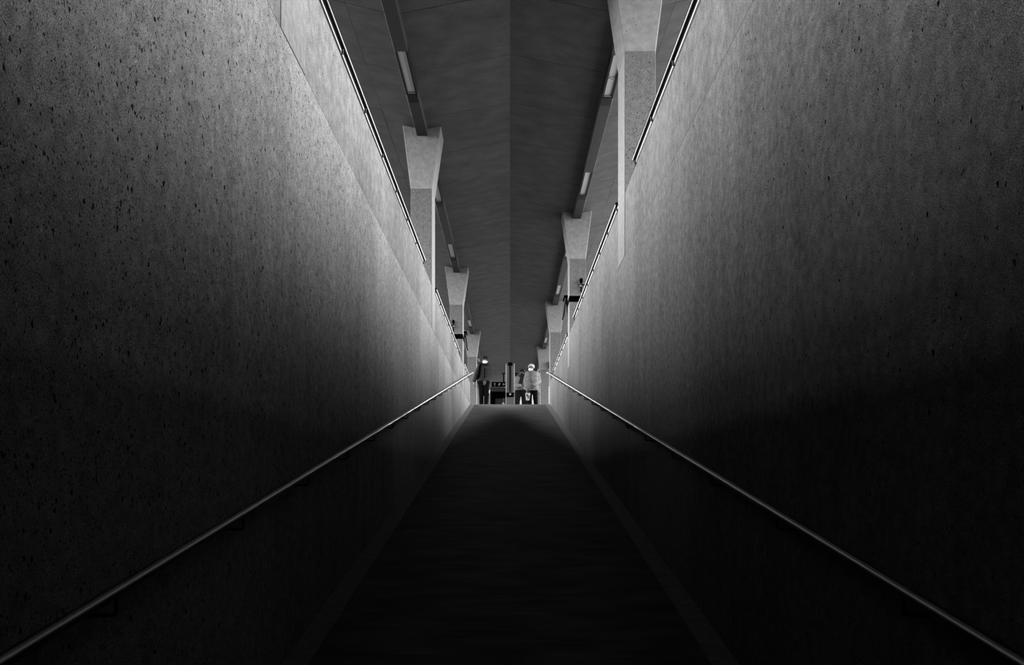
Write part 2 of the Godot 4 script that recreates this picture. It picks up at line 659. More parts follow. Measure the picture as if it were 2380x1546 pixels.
# ==================================================================== rails
func build_rails() -> void:
	for s in [-1.0, 1.0]:
		var row := "left" if s < 0 else "right"
		var t := thing("handrail", "round steel handrail on brackets running up the %s ramp wall" % row, "handrail", P(s * HALF, ramp_h(-2.6) + 1.0, -2.6), "steel handrails on the ramp walls")
		var o := t.position
		var x: float = s * 1.155
		var st := mb()
		var end := D_END + 0.35
		var path := [P(x, ramp_h(-2.6) + 1.0, -2.6) - o, P(x, ramp_h(10) + 1.0, 10) - o, P(x, ramp_h(D_END - 0.2) + 1.0, D_END - 0.2) - o, P(x, ramp_h(D_END) + 1.01, end - 0.06) - o]
		if s < 0.0:      # the left rail turns back to the end of the wall
			path += [P(x - 0.012, ramp_h(D_END) + 1.012, end - 0.012) - o, P(x - 0.06, ramp_h(D_END) + 1.012, end) - o, P(x - 0.16, ramp_h(D_END) + 1.012, end) - o]
		tube(st, path, 0.019, 20)
		part("rail", st, M.steel, t)
		for k in range(-6, 19):
			var d := 4.93 + 1.2026 * k
			if d < -2.5 or d > D_END - 0.1:
				continue
			var h := ramp_h(d) + 1.0
			st = mb()
			var pts := [P(x, h - 0.012, d) - o, P(x, h - 0.058, d) - o, P(x + s * 0.004, h - 0.066, d) - o, P(x + s * 0.012, h - 0.07, d) - o, P(s * (HALF + 0.004), h - 0.07, d) - o]
			tube(st, pts, 0.0065, 8)
			part("bracket", st, M.dark_steel, t)
	# flat-footed rail on top of the parapets, one length between each two columns
	var names := {"L0": "left parapet rail beside the nearest left column", "L1": "steel rail along the left parapet between the first two columns", "L2": "short far steel rail on the left parapet beyond the second column", "L3": "steel rail end on the left parapet by the masked man",
		"R0": "bright steel rail on the right parapet at the top of the picture", "R1": "steel rail on the right parapet behind the large speckled column", "R2": "far steel rail on the right parapet beyond the banded column"}
	for side in 2:
		var s := -1.0 if side == 0 else 1.0
		var cols: Array[float] = LEFT_COLS if side == 0 else RIGHT_COLS
		var from := -5.5
		for k in cols.size():
			var to := minf(cols[k], D_END)
			var a := from + (0.10 if k > 0 else 0.0)
			var b := to - (0.73 if side == 1 and k == 0 else 1.2)
			if b > a + 0.5:
				var t := thing("parapet_rail", names[("L" if side == 0 else "R") + str(k)], "railing", P(s * 1.25, 3.14, a), "steel rails on top of the parapets")
				var o := t.position
				var st := mb()
				var x := s * 1.236
				var path := [P(x, 3.23, a) - o, P(x, 3.23, b) - o]
				tube(st, path, 0.0235, 20)
				part("rail", st, M.rail_steel, t)
				var n := maxi(1, roundi((b - a) / 0.97))
				for i in n + 1:
					var d := lerpf(a + 0.06, b - 0.03, float(i) / n)
					st = mb()
					tube(st, [P(x, 3.215, d) - o, P(x + s * 0.004, 3.18, d) - o, P(x + s * 0.03, 3.15, d) - o, P(x + s * 0.03, 3.13, d) - o], 0.011, 8)
					box(st, P(x + s * 0.034, 3.142, d) - o, Vector3(0.05, 0.006, 0.05), 0.001)
					part("bracket", st, M.bracket_paint, t)
			from = cols[k] + 0.55
			if cols[k] > D_END:
				break


# ==================================================================== light troughs under the valley of the roof
func build_troughs() -> void:
	var where := ["over the viewer", "nearest", "second", "third", "fourth", "fifth"]
	for side in 2:
		var s := -1.0 if side == 0 else 1.0
		var cols: Array[float] = LEFT_COLS if side == 0 else RIGHT_COLS
		var stops := [-3.0 if side == 0 else 0.5] + cols + [ROOF_END]
		for k in stops.size() - 1:
			var a: float = stops[k] + (0.55 if k > 0 else 0.0)
			var b: float = stops[k + 1]
			if b < 5.0:
				continue
			var row := "left" if side == 0 else "right"
			var label := "%s dark ceiling trough with unlit lamp panels above the %s wall" % [["farther away, sixth", "nearest", "second", "third", "fourth", "last and farthest"][k] if side == 0 else ["nearest", "second", "third", "fourth", "fifth", "last and farthest"][k], row]
			var t := thing("light_trough", label, "light fitting", P(s * 1.386, 5.5, a), "ceiling light troughs between the columns")
			var o := t.position
			var cx := s * 1.386
			var cuts := []
			for e in [b - 5.6, b - 1.45]:
				if e - 1.2 > a + 0.2:
					cuts.append(e)
			var at := a + 0.004
			var stop := b - 0.004
			for e in cuts + [0.0]:
				var to: float = e - 1.2 if e > 0.0 else stop
				var st := mb()
				span(st, cx - 0.084, cx + 0.084, 5.5, VALLEY_H + 0.02, at, to - 0.003, 0.003)
				var mesh := st.commit()
				var hs := part("housing", shifted(mesh, -o), M.trough_paint, t)
				hs.set_meta("label", "plain dark length of the trough")
				if e > 0.0:
					st = mb()     # frame: two side bars and the closed top
					span(st, cx - 0.084, cx - 0.054, 5.502, VALLEY_H + 0.02, e - 1.2, e, 0.002)
					span(st, cx + 0.054, cx + 0.084, 5.502, VALLEY_H + 0.02, e - 1.2, e, 0.002)
					span(st, cx - 0.054, cx + 0.054, VALLEY_H, VALLEY_H + 0.02, e - 1.2, e, 0.0)
					var fr := part("lamp_frame", shifted(st.commit(), -o), M.trough_dark, t)
					st = mb()
					span(st, cx - 0.053, cx + 0.053, 5.525, 5.533, e - 1.198, e - 0.002, 0.001)
					part("lamp_panel", shifted(st.commit(), -o), M.diffuser, fr).set_meta("label", "pale unlit lamp panel")
					st = mb()
					span(st, cx - 0.053, cx + 0.053, 5.506, 5.524, e - 0.03, e - 0.002, 0.001)
					part("end_reflector", shifted(st.commit(), -o), M.white_paint, fr)
					st = mb()
					span(st, cx - 0.078, cx + 0.078, 5.497, 5.56, e + 0.003, e + 0.26, 0.003)
					part("cover_plate", shifted(st.commit(), -o), M.trough_dark, t)
					if side == 1 and k == 1 and e < b - 3.0:
						st = mb()
						var pts := []
						for i in 13:
							var u := i / 12.0
							pts.append(P(cx - 0.05 + 0.1 * u, 5.515 - 0.004 * sin(PI * u), e - 0.66 + 0.13 * sin(PI * u)) - o)
						tube(st, pts, 0.0025, 6)
						pts = []
						for i in 13:
							var u := i / 12.0
							pts.append(P(cx - 0.05 + 0.1 * u, 5.515, e - 0.54 - 0.16 * u * (1.2 - u)) - o)
						tube(st, pts, 0.0025, 6)
						part("loose_cable", st, M.cable, fr)
					at = e + 0.003
			part("end_joint", shifted(joint(cx, a), -o), M.trough_dark, t)


func joint(cx: float, a: float) -> Mesh:
	var st := mb()
	span(st, cx - 0.086, cx + 0.086, 5.498, VALLEY_H + 0.01, a + 0.002, a + 0.02, 0.002)
	return st.commit()


func shifted(mesh: Mesh, by: Vector3) -> Mesh:
	var st := mb()
	st.append_from(mesh, 0, Transform3D(Basis(), by))
	return st.commit()


# ==================================================================== things at the top of the ramp
func build_far_end() -> void:
	# information pillar
	var t := thing("info_pillar", "slim pillar with white side rails, black glass and a round pale button in the middle of the platform", "pillar", P(0.005, TOP, 30.0))
	var st := mb()
	box(st, Vector3(0, 0.36, 0), Vector3(0.27, 0.72, 0.16), 0.006)
	part("pedestal", st, M.mid_grey, t)
	st = mb()
	box(st, Vector3(0, 1.19, 0), Vector3(0.255, 0.94, 0.12), 0.004)
	part("body", st, M.mid_grey, t)
	st = mb()
	box(st, Vector3(0, 1.19, 0.062), Vector3(0.085, 0.95, 0.02), 0.002)
	part("glass_strip", st, M.black_gloss, t)
	st = mb()
	box(st, Vector3(0, 1.70, 0.02), Vector3(0.145, 0.11, 0.16), 0.005)
	part("cap", st, M.black, t)
	st = mb()
	box(st, Vector3(0, 0.63, 0.03), Vector3(0.27, 0.15, 0.15), 0.005)
	var pan := part("button_panel", st, M.black, t)
	st = mb()
	lathe(st, Vector3(0, 0.645, 0.104), Vector3.BACK, [[0.036, 0.0], [0.036, 0.008], [0.030, 0.014], [0.0, 0.016]])
	part("button", st, M.white_paint, pan)
	st = mb()
	lathe(st, Vector3(0.09, 0.60, 0.104), Vector3.BACK, [[0.02, 0.0], [0.02, 0.01], [0.0, 0.012]], 12)
	part("key_switch", st, M.black_gloss, pan)
	for s in [-1.0, 1.0]:
		st = mb()
		box(st, Vector3(s * 0.142, 0.86, 0.0), Vector3(0.026, 1.72, 0.13), 0.005)
		part("side_rail", st, M.white_paint, t)
	# hanging sign
	var d := 45.0
	t = thing("hanging_sign", "black hanging direction sign with white arrow, ticket and information symbols", "sign", P(-0.30, 5.21, d))
	st = mb()
	box(st, Vector3(0, 0, -0.06), Vector3(1.32, 0.25, 0.12), 0.006)
	part("sign_box", st, M.black, t)
	for x in [-0.04, 0.62]:
		st = mb()
		tube(st, [Vector3(x, 0.1, -0.06), Vector3(x, ceiling_at(x - 0.3) - 5.21, -0.06)], 0.03, 10)
		box(st, Vector3(x, ceiling_at(x - 0.3) - 5.21 - 0.02, -0.06), Vector3(0.2, 0.03, 0.14), 0.003)
		part("hanger", st, M.black, t)
	st = mb()
	var z := 0.004
	box(st, Vector3(-0.50, -0.015, z), Vector3(0.028, 0.15, 0.008), 0.001)
	box(st, Vector3(-0.532, 0.038, z), Vector3(0.026, 0.105, 0.008), 0.001, Basis(Vector3.BACK, -PI / 4))
	box(st, Vector3(-0.468, 0.038, z), Vector3(0.026, 0.105, 0.008), 0.001, Basis(Vector3.BACK, PI / 4))
	part("arrow_symbol", st, M.light_grey, t)
	st = mb()
	box(st, Vector3(-0.285, -0.02, z), Vector3(0.075, 0.11, 0.008), 0.001, Basis(Vector3.BACK, -0.2))
	box(st, Vector3(-0.245, 0.018, z + 0.004), Vector3(0.075, 0.11, 0.008), 0.001, Basis(Vector3.BACK, -0.2))
	part("ticket_symbol", st, M.light_grey, t)
	st = mb()
	lathe(st, Vector3(-0.03, 0.0, 0.0), Vector3.BACK, [[0.066, 0.0], [0.066, 0.008], [0.0, 0.009]], 28)
	var inf := part("information_symbol", st, M.light_grey, t)
	st = mb()
	box(st, Vector3(-0.03, -0.012, 0.012), Vector3(0.022, 0.075, 0.006), 0.001)
	box(st, Vector3(-0.03, 0.043, 0.012), Vector3(0.022, 0.022, 0.006), 0.001)
	part("letter_i", st, M.black, inf)
	# dark portal of the next stairs below that sign
	t = thing("passage_portal", "dark passage entrance with a pale lintel under the hanging sign", "entrance", P(-0.35, TOP, 46.4))
	st = mb()
	box(st, Vector3(0, 2.60, 0), Vector3(1.42, 0.22, 0.5), 0.01)
	part("lintel", st, M.dark_grey, t)
	for x in [-0.66, 0.62]:
		st = mb()
		box(st, Vector3(x, 1.25, 0), Vector3(0.13, 2.5, 0.5), 0.01)
		part("jamb", st, M.black, t)
	st = mb()
	box(st, Vector3(0, 1.27, -0.22), Vector3(1.24, 2.54, 0.06), 0.004)
	part("leaf", st, M.black, t)
	st = mb()
	box(st, Vector3(-0.06, 1.1, -0.18), Vector3(0.78, 2.1, 0.03), 0.004)
	part("panel", st, M.dark_grey, t)
	st = mb()
	box(st, Vector3(-0.84, 1.2, 0.05), Vector3(0.17, 2.4, 0.3), 0.01)
	part("pale_post", st, M.mid_grey, t)
	# litter bin beside the portal
	t = thing("ticket_validator", "small dark box on a short pale post left of the information pillar", "ticket machine", P(-0.27, TOP, 36.0))
	st = mb()
	tube(st, [Vector3(0, 0, 0), Vector3(0, 0.95, 0)], 0.04, 12)
	part("post", st, M.light_grey, t)
	st = mb()
	box(st, Vector3(0.05, 1.02, 0.0), Vector3(0.14, 0.2, 0.12), 0.01)
	part("box", st, M.dark_grey, t)
	# loudspeaker on the fourth column at right
	t = thing("loudspeaker", "black loudspeaker box on the capital beside the right rail's end", "loudspeaker", P(1.66, 4.72, 35.1))
	st = mb()
	hexa_cut(st, [Vector3(-0.09, -0.02, 0.0), Vector3(0.12, -0.02, 0.0), Vector3(0.12, -0.02, 0.3), Vector3(-0.09, -0.02, 0.3), Vector3(-0.07, 0.26, 0.0), Vector3(0.12, 0.26, 0.0), Vector3(0.12, 0.26, 0.24), Vector3(-0.07, 0.26, 0.24)], 0.008)
	part("cabinet", st, M.black, t)
	# back-to-back displays bracketed to the banded columns
	for q in [[1.0, 18.42, 3.62, "right"], [-1.0, 22.97, 3.66, "left"], [1.0, 35.68, 3.9, "far right"]]:
		var s: float = q[0]
		t = thing("platform_display", "dark double-sided platform display seen edge-on behind the %s column" % ["banded right", "banded left", "fourth right"][["right", "left", "far right"].find(q[3])], "display", P(s * 1.225, q[2], q[1] + 0.12), "displays bracketed behind the columns")
		for i in 2:
			st = mb()
			var lean := Basis(Vector3.BACK, [-0.13, 0.05][i] * s)
			box(st, Vector3(s * [-0.05, 0.028][i], 0.18, -0.15), Vector3(0.035, 0.40, 0.45), 0.004, lean)
			var scr := part("screen_case", st, M.dark_grey, t)
			st = mb()
			box(st, Vector3(s * [-0.05, 0.028][i] + s * [-0.018, 0.018][i], 0.18, -0.15), Vector3(0.003, 0.35, 0.40), 0.001, lean)
			part("screen_glass", st, M.black_gloss, scr)
		st = mb()
		box(st, Vector3(s * -0.01, 0.40, -0.10), Vector3(0.12, 0.03, 0.5), 0.003)
		box(st, Vector3(s * 0.05, 0.30, 0.09), Vector3(0.03, 0.2, 0.08), 0.003)
		part("mount", st, M.black, t)
	# pale building across the tracks, far beyond the open end of the roof
	t = thing("station_building", "pale far building showing in the gaps beside the people at the end of the platform", "building", P(-2.0, TOP - 1.0, 74.0))
	st = mb()
	box(st, Vector3(0, 3.5, -2), Vector3(14, 7.0, 4), 0.02)
	part("wall", st, M.facade, t)
	for x in [-4.0, -1.3, 1.4, 4.1]:
		st = mb()
		box(st, Vector3(x, 4.2, 0.01), Vector3(1.2, 1.5, 0.06), 0.01)
		var w := part("window", st, M.light_grey, t)
		st = mb()
		box(st, Vector3(x, 4.2, 0.035), Vector3(1.0, 1.3, 0.02), 0.004)
		part("pane", st, M.dark_grey, w)


# ==================================================================== people
# bones: [a, b, radius at a, radius at b, flatten].  clips: [normal, distance] keeps the side where n.p < distance
func field(p: Vector3, bones: Array, k: float, clips: Array) -> float:
	var f := 1e3
	for b in bones:
		var a: Vector3 = b[0]
		var ba: Vector3 = b[1] - a
		var pa := p - a
		if b.size() > 4:
			pa.z *= b[4]
			ba.z *= b[4]
		var t := clampf(pa.dot(ba) / maxf(ba.dot(ba), 1e-9), 0.0, 1.0)
		var e := (pa - ba * t).length() - lerpf(b[2], b[3], t)
		var m := maxf(k - absf(f - e), 0.0) / k
		f = minf(f, e) - m * m * k * 0.25
	for c in clips:
		f = maxf(f, c[0].dot(p) - c[1])
	return f


func nets(st: SurfaceTool, bones: Array, cell: float, k := 0.03, clips: Array = [], at := Transform3D()) -> void:
	var lo := Vector3.ONE * 1e3
	var hi := -lo
	for b in bones:
		for i in 2:
			var r: float = maxf(b[2], b[3]) + cell * 2.0
			lo = lo.min(b[i] - Vector3.ONE * r)
			hi = hi.max(b[i] + Vector3.ONE * r)
	var B := 6
	var nb := Vector3i(((hi - lo) / (cell * B)).ceil())
	var n := nb * B + Vector3i.ONE
	var v := PackedFloat32Array()
	v.resize(n.x * n.y * n.z)
	v.fill(9.0)
	var live := {}
	var reach := cell * B * 0.87 + cell
	for bz in nb.z:
		for by in nb.y:
			for bx in nb.x:
				var c := lo + Vector3(bx + 0.5, by + 0.5, bz + 0.5) * cell * B
				var f := field(c, bones, k, clips)
				var near := absf(f) < reach * 1.6
				if near:
					live[Vector3i(bx, by, bz)] = true
				for z in range(bz * B, bz * B + B + 1):
					for y in range(by * B, by * B + B + 1):
						for x in range(bx * B, bx * B + B + 1):
							var i := (z * n.y + y) * n.x + x
							if near:
								if v[i] == 9.0 or absf(v[i]) > 5.0:
									v[i] = field(lo + Vector3(x, y, z) * cell, bones, k, clips)
							elif v[i] == 9.0:
								v[i] = 8.0 if f > 0.0 else -8.0
	var index := {}
	var pos := []
	var nor := []
	for key in live:
		for z in range(key.z * B, key.z * B + B):
			for y in range(key.y * B, key.y * B + B):
				for x in range(key.x * B, key.x * B + B):
					var i := (z * n.y + y) * n.x + x
					var w := [v[i], v[i + 1], v[i + n.x], v[i + n.x + 1], v[i + n.x * n.y], v[i + n.x * n.y + 1], v[i + n.x * n.y + n.x], v[i + n.x * n.y + n.x + 1]]
					var inside := 0
					for q in 8:
						if w[q] < 0.0:
							inside += 1
					if inside == 0 or inside == 8:
						continue
					var sum := Vector3.ZERO
					var cnt := 0
					for e in [[0, 1], [2, 3], [4, 5], [6, 7], [0, 2], [1, 3], [4, 6], [5, 7], [0, 4], [1, 5], [2, 6], [3, 7]]:
						var fa: float = w[e[0]]
						var fb: float = w[e[1]]
						if (fa < 0.0) != (fb < 0.0):
							var t := fa / (fa - fb)
							var ca := Vector3(e[0] & 1, (e[0] >> 1) & 1, e[0] >> 2)
							var cb := Vector3(e[1] & 1, (e[1] >> 1) & 1, e[1] >> 2)
							sum += ca.lerp(cb, t)
							cnt += 1
					var g := Vector3(w[1] + w[3] + w[5] + w[7] - w[0] - w[2] - w[4] - w[6], w[2] + w[3] + w[6] + w[7] - w[0] - w[1] - w[4] - w[5], w[4] + w[5] + w[6] + w[7] - w[0] - w[1] - w[2] - w[3])
					index[i] = pos.size()
					pos.append(at * (lo + (Vector3(x, y, z) + sum / cnt) * cell))
					nor.append((at.basis * g).normalized())
	var step := [1, n.x, n.x * n.y]
	for i in index:
		for axis in 3:
			var fa: float = v[i]
			var fb: float = v[i + step[axis]]
			if (fa < 0.0) == (fb < 0.0):
				continue
			var u: int = step[(axis + 1) % 3]
			var w2: int = step[(axis + 2) % 3]
			if not (index.has(i - u) and index.has(i - w2) and index.has(i - u - w2)):
				continue
			var q := [index[i], index[i - u], index[i - u - w2], index[i - w2]]
			if fa < 0.0:
				q.reverse()
			for c in [0, 1, 2, 0, 2, 3]:
				st.set_normal(nor[q[c]])
				st.set_uv(Vector2.ZERO)
				st.add_vertex(pos[q[c]])


func arm(st: SurfaceTool, j: Array) -> void:
	nets(st, [[j[0], j[1], 0.05, 0.04], [j[1], j[2], 0.042, 0.027]], 0.014)


# a hand whose palm lies in its own x (thumb side), y (from the fingertips to the wrist) and z (back of the hand)
func hand(st: SurfaceTool, wrist: Vector3, towards: Vector3, thumb: Vector3, curl: float, thumb_side: float) -> void:
	var down := (towards - wrist).normalized()
	var side := (thumb - down * thumb.dot(down)).normalized()
	var back := side.cross(-down)
	var at := Transform3D(Basis(side, -down, back), wrist)
	var bones := [[Vector3(0, 0.02, 0), Vector3(0, -0.02, 0), 0.026, 0.027, 1.35]]
	for f in 4:
		var x := 0.030 - 0.0205 * f
		var ln: float = [0.9, 1.0, 0.94, 0.75][f]
		var root := Vector3(x * 0.7, -0.03, 0)
		var kn := Vector3(x, -0.092, 0)
		bones.append([root, kn, 0.016, 0.0115, 1.2])
		var c1 := curl * thumb_side
		var m1 := kn + Vector3(0, -cos(curl * 0.7), -sin(c1 * 0.7)) * 0.040 * ln
		var m2 := m1 + Vector3(0, -cos(curl * 1.5), -sin(c1 * 1.5)) * 0.027 * ln
		var m3 := m2 + Vector3(0, -cos(curl * 2.1), -sin(c1 * 2.1)) * 0.020 * ln
		bones.append([kn, m1, 0.0098, 0.0092])
		bones.append([m1, m2, 0.0092, 0.0084])
		bones.append([m2, m3, 0.0084, 0.0072])
	var z := -thumb_side
	bones.append([Vector3(0.014, -0.018, 0), Vector3(0.042, -0.048, 0.012 * z), 0.016, 0.0125])
	bones.append([Vector3(0.042, -0.048, 0.012 * z), Vector3(0.055, -0.078, 0.018 * z), 0.0118, 0.0100])
	bones.append([Vector3(0.055, -0.078, 0.018 * z), Vector3(0.056, -0.102, 0.022 * z), 0.0098, 0.0080])
	nets(st, bones, 0.004, 0.010, [], at)


func head_bones() -> Array:
	return [
		[Vector3(0, 0.035, -0.012), Vector3(0, 0.055, -0.022), 0.080, 0.083],
		[Vector3(0, -0.005, 0.022), Vector3(0, -0.055, 0.040), 0.062, 0.040],
		[Vector3(-0.03, -0.05, 0.025), Vector3(0.03, -0.05, 0.025), 0.038, 0.038],
		[Vector3(0, -0.075, 0.055), Vector3(0, -0.08, 0.058), 0.020, 0.018],
		[Vector3(0, 0.028, 0.078), Vector3(0, -0.008, 0.098), 0.010, 0.014],
		[Vector3(-0.040, 0.036, 0.056), Vector3(0.040, 0.036, 0.056), 0.018, 0.018],
		[Vector3(-0.046, -0.012, 0.048), Vector3(-0.040, -0.012, 0.050), 0.026, 0.024],
		[Vector3(0.046, -0.012, 0.048), Vector3(0.040, -0.012, 0.050), 0.026, 0.024],
		[Vector3(-0.022, -0.047, 0.074), Vector3(0.022, -0.047, 0.074), 0.010, 0.010],
		[Vector3(-0.083, 0.015, -0.012), Vector3(-0.082, -0.02, -0.006), 0.014, 0.010],
		[Vector3(0.083, 0.015, -0.012), Vector3(0.082, -0.02, -0.006), 0.014, 0.010],
	]


func person(label: String, at: Vector3, j: Dictionary, looks: Dictionary, group: String) -> Node3D:
	var t := thing("person", label, "person", at, group)
	t.rotation.y = looks.turn
	# skin: one figure from head to feet
	var st := mb()
	var trunk := [
		[j.hip_l, j.hip_r, 0.105, 0.105, 1.2], [j.pelvis, j.waist, 0.115, 0.105, 1.25], [j.waist, j.chest, 0.105, 0.125, 1.25], [j.sh_l, j.sh_r, 0.062, 0.062],
		[j.chest, j.neck, 0.10, 0.052], [j.neck, j.head + Vector3(0, -0.04, -0.01), 0.052, 0.048],
		[j.hip_l, j.knee_l, 0.088, 0.055], [j.knee_l, j.ankle_l, 0.055, 0.037], [j.hip_r, j.knee_r, 0.088, 0.055], [j.knee_r, j.ankle_r, 0.055, 0.037],
		[j.sh_l, j.elbow_l, 0.052, 0.040], [j.elbow_l, j.wrist_l, 0.041, 0.026], [j.sh_r, j.elbow_r, 0.052, 0.040], [j.elbow_r, j.wrist_r, 0.041, 0.026],
		[j.ankle_l, j.toe_l, 0.038, 0.028], [j.ankle_r, j.toe_r, 0.038, 0.028]]
	nets(st, trunk, 0.016, 0.03)
	var ht := Transform3D(Basis.from_euler(looks.head_turn), j.head)
	nets(st, head_bones(), 0.006, 0.016, [], ht)
	hand(st, j.wrist_l, j.hand_l, looks.thumb_l, looks.curl_l, 1.0)
	hand(st, j.wrist_r, j.hand_r, looks.thumb_r, looks.curl_r, -1.0)
	part("body", st, M.skin, t)
	# jacket
	st = mb()
	var hem: float = looks.hem
	var f: float = looks.bulk
	var jk := [
		[j.chest + Vector3(-0.07, 0.02, 0), Vector3(j.pelvis.x - 0.085, hem, 0), 0.125 * f, 0.120 * f, 1.12], [j.chest + Vector3(0.07, 0.02, 0), Vector3(j.pelvis.x + 0.085, hem, 0), 0.125 * f, 0.120 * f, 1.12],
		[j.chest, j.waist, 0.14 * f, 0.135 * f, 1.1], [j.sh_l + Vector3(0.02, 0.005, 0), j.sh_r + Vector3(-0.02, 0.005, 0), 0.080 * f, 0.080 * f],
		[j.sh_l, j.elbow_l, 0.078 * f, 0.066 * f], [j.elbow_l, j.wrist_l, 0.066 * f, 0.050 * f],
		[j.sh_r, j.elbow_r, 0.078 * f, 0.066 * f], [j.elbow_r, j.wrist_r, 0.066 * f, 0.050 * f],
		[j.neck + Vector3(0, -0.05, 0), j.neck + Vector3(0, 0.0, 0.0), 0.085, 0.07]]
	# soft folds round the sleeves and the body
	for e in [["sh_l", "elbow_l"], ["elbow_l", "wrist_l"], ["sh_r", "elbow_r"], ["elbow_r", "wrist_r"]]:
		for q in 3:
			var u := 0.22 + 0.28 * q
			var c: Vector3 = j[e[0]].lerp(j[e[1]], u)
			jk.append([c + Vector3(0.012, 0.01, 0.01), c + Vector3(-0.012, -0.012, 0.014), 0.066 * f, 0.064 * f])
	for q in 4:
		var y := lerpf(hem + 0.08, j.chest.y + 0.02, q / 3.0)
		var mx: float = lerpf(j.pelvis.x, j.chest.x, q / 3.0)
		jk.append([Vector3(mx - 0.12, y, 0.035), Vector3(mx + 0.12, y + 0.012, 0.035), 0.09 * f, 0.09 * f])
	nets(st, jk, 0.014, 0.022, [[Vector3.DOWN, -(hem - 0.0)]] if looks.free_hands else [[Vector3.DOWN, -(hem - 0.0)]])
	var jacket := part("jacket", st, M[looks.jacket], t)
	st = mb()
	tube(st, [Vector3(j.pelvis.x + looks.zip, hem + 0.01, 0.155 * f), Vector3((j.pelvis.x + j.chest.x) / 2 + looks.zip, (hem + j.chest.y) / 2, 0.162 * f), j.chest + Vector3(looks.zip * 0.6, 0.06, 0.148 * f)], 0.012, 8, 1.4)
	part("zip", st, M[looks.zip_tone], jacket)
	# scarf or hood round the neck
	st = mb()
	var ring := []
	for q in 9:
		var a := TAU * q / 9.0
		var b := TAU * (q + 1) / 9.0
		ring.append([j.neck + Vector3(cos(a) * 0.080, -0.005 - 0.025 * sin(a), sin(a) * 0.072), j.neck + Vector3(cos(b) * 0.080, -0.005 - 0.025 * sin(b), sin(b) * 0.072), 0.036, 0.036])
	if looks.scarf_end:
		ring.append([j.neck + Vector3(-0.02, -0.06, 0.10), j.chest + Vector3(-0.03, -0.10, 0.155), 0.045, 0.05])
		ring.append([j.neck + Vector3(0.03, -0.06, 0.10), j.chest + Vector3(0.01, -0.18, 0.155), 0.04, 0.045])
	nets(st, ring, 0.011, 0.02)
	part("scarf" if looks.scarf_end else "hood", st, M[looks.scarf], t)
	# trousers
	st = mb()
	var tr := [[j.hip_l, j.hip_r, 0.118, 0.118, 1.15], [j.pelvis, j.waist, 0.12, 0.12, 1.15],
		[j.hip_l, j.knee_l, 0.104, 0.076], [j.knee_l, j.ankle_l, 0.076, 0.064], [j.hip_r, j.knee_r, 0.104, 0.076], [j.knee_r, j.ankle_r, 0.076, 0.064]]
	nets(st, tr, 0.016, 0.025, [[Vector3.DOWN, -0.05], [Vector3.UP, j.waist.y - 0.02]])
	part("trousers", st, M[looks.trousers], t)
	for e in ["l", "r"]:
		st = mb()
		var ank: Vector3 = j["ankle_" + e]
		var toe: Vector3 = j["toe_" + e]
		nets(st, [[ank + Vector3(0, -0.02, -0.02), toe + Vector3(0, 0.008, 0.01), 0.050, 0.040], [ank + Vector3(0, -0.035, -0.035), ank, 0.045, 0.052]], 0.012, 0.02, [[Vector3.DOWN, -0.002]])
		part("shoe", st, M.black, t)
	# face mask, hair, eyes
	st = mb()
	nets(st, [[Vector3(0, -0.022, 0.052), Vector3(0, -0.062, 0.054), 0.058, 0.048], [Vector3(0, -0.012, 0.085), Vector3(0, -0.07, 0.072), 0.026, 0.030], [Vector3(-0.045, -0.04, 0.03), Vector3(0.045, -0.04, 0.03), 0.042, 0.042]], 0.006, 0.012, [[Vector3(0, 0.95, -0.3), -0.018], [Vector3.DOWN, 0.092], [Vector3.FORWARD, -0.008]], ht)
	for s in [-1.0, 1.0]:
		var ear := mb()
		tube(ear, [ht * Vector3(s * 0.078, -0.03, 0.02), ht * Vector3(s * 0.092, -0.02, 0.0), ht * Vector3(s * 0.095, 0.01, -0.02)], 0.003, 6)
		st.append_from(ear.commit(), 0, Transform3D())
	part("face_mask", st, M[looks.mask], t).set_meta("label", "%s face mask" % ("white" if looks.mask == "mask_white" else "black"))
	st = mb()
	var hr := []
	if looks.curly:
		for q in 40:
			var y := 1.0 - q / 39.0 * 1.25
			var a := q * 2.399963
			var r := sqrt(maxf(0.0, 1.0 - y * y))
			var c := Vector3(cos(a) * r * 0.090, 0.050 + y * 0.082, -0.025 + sin(a) * r * 0.088)
			if c.z > 0.035 and c.y < 0.095:
				continue
			hr.append([c, c + Vector3(0.006, 0.004, 0), 0.030, 0.024])
		hr.append([Vector3(0, 0.06, -0.03), Vector3(0, 0.04, -0.03), 0.088, 0.088])
		nets(st, hr, 0.008, 0.012, [[Vector3(0, -0.55, 0.83), 0.028]], ht)
	else:
		hr = [[Vector3(0, 0.052, -0.022), Vector3(0, 0.062, -0.028), 0.093, 0.093], [Vector3(-0.05, 0.10, 0.03), Vector3(0.06, 0.105, 0.025), 0.040, 0.036], [Vector3(-0.03, 0.02, -0.06), Vector3(0.03, 0.02, -0.06), 0.066, 0.066]]
		for q in 10:
			var a := lerpf(-2.6, 2.6, q / 9.0)
			hr.append([Vector3(sin(a) * 0.075, 0.115, cos(a) * 0.06 - 0.02), Vector3(sin(a) * 0.098, 0.05 + 0.02 * sin(q * 2.3), cos(a) * 0.088 - 0.025), 0.020, 0.010])
		nets(st, hr, 0.007, 0.014, [[Vector3(0, -0.42, 0.90), 0.030]], ht)
	part("hair", st, M[looks.hair], t)
	for s in [-1.0, 1.0]:
		st = mb()
		nets(st, [[Vector3(s * 0.031, 0.014, 0.070), Vector3(s * 0.033, 0.014, 0.070), 0.013, 0.013]], 0.004, 0.01, [], ht)
		part("eye", st, M.eye, t)
	return t


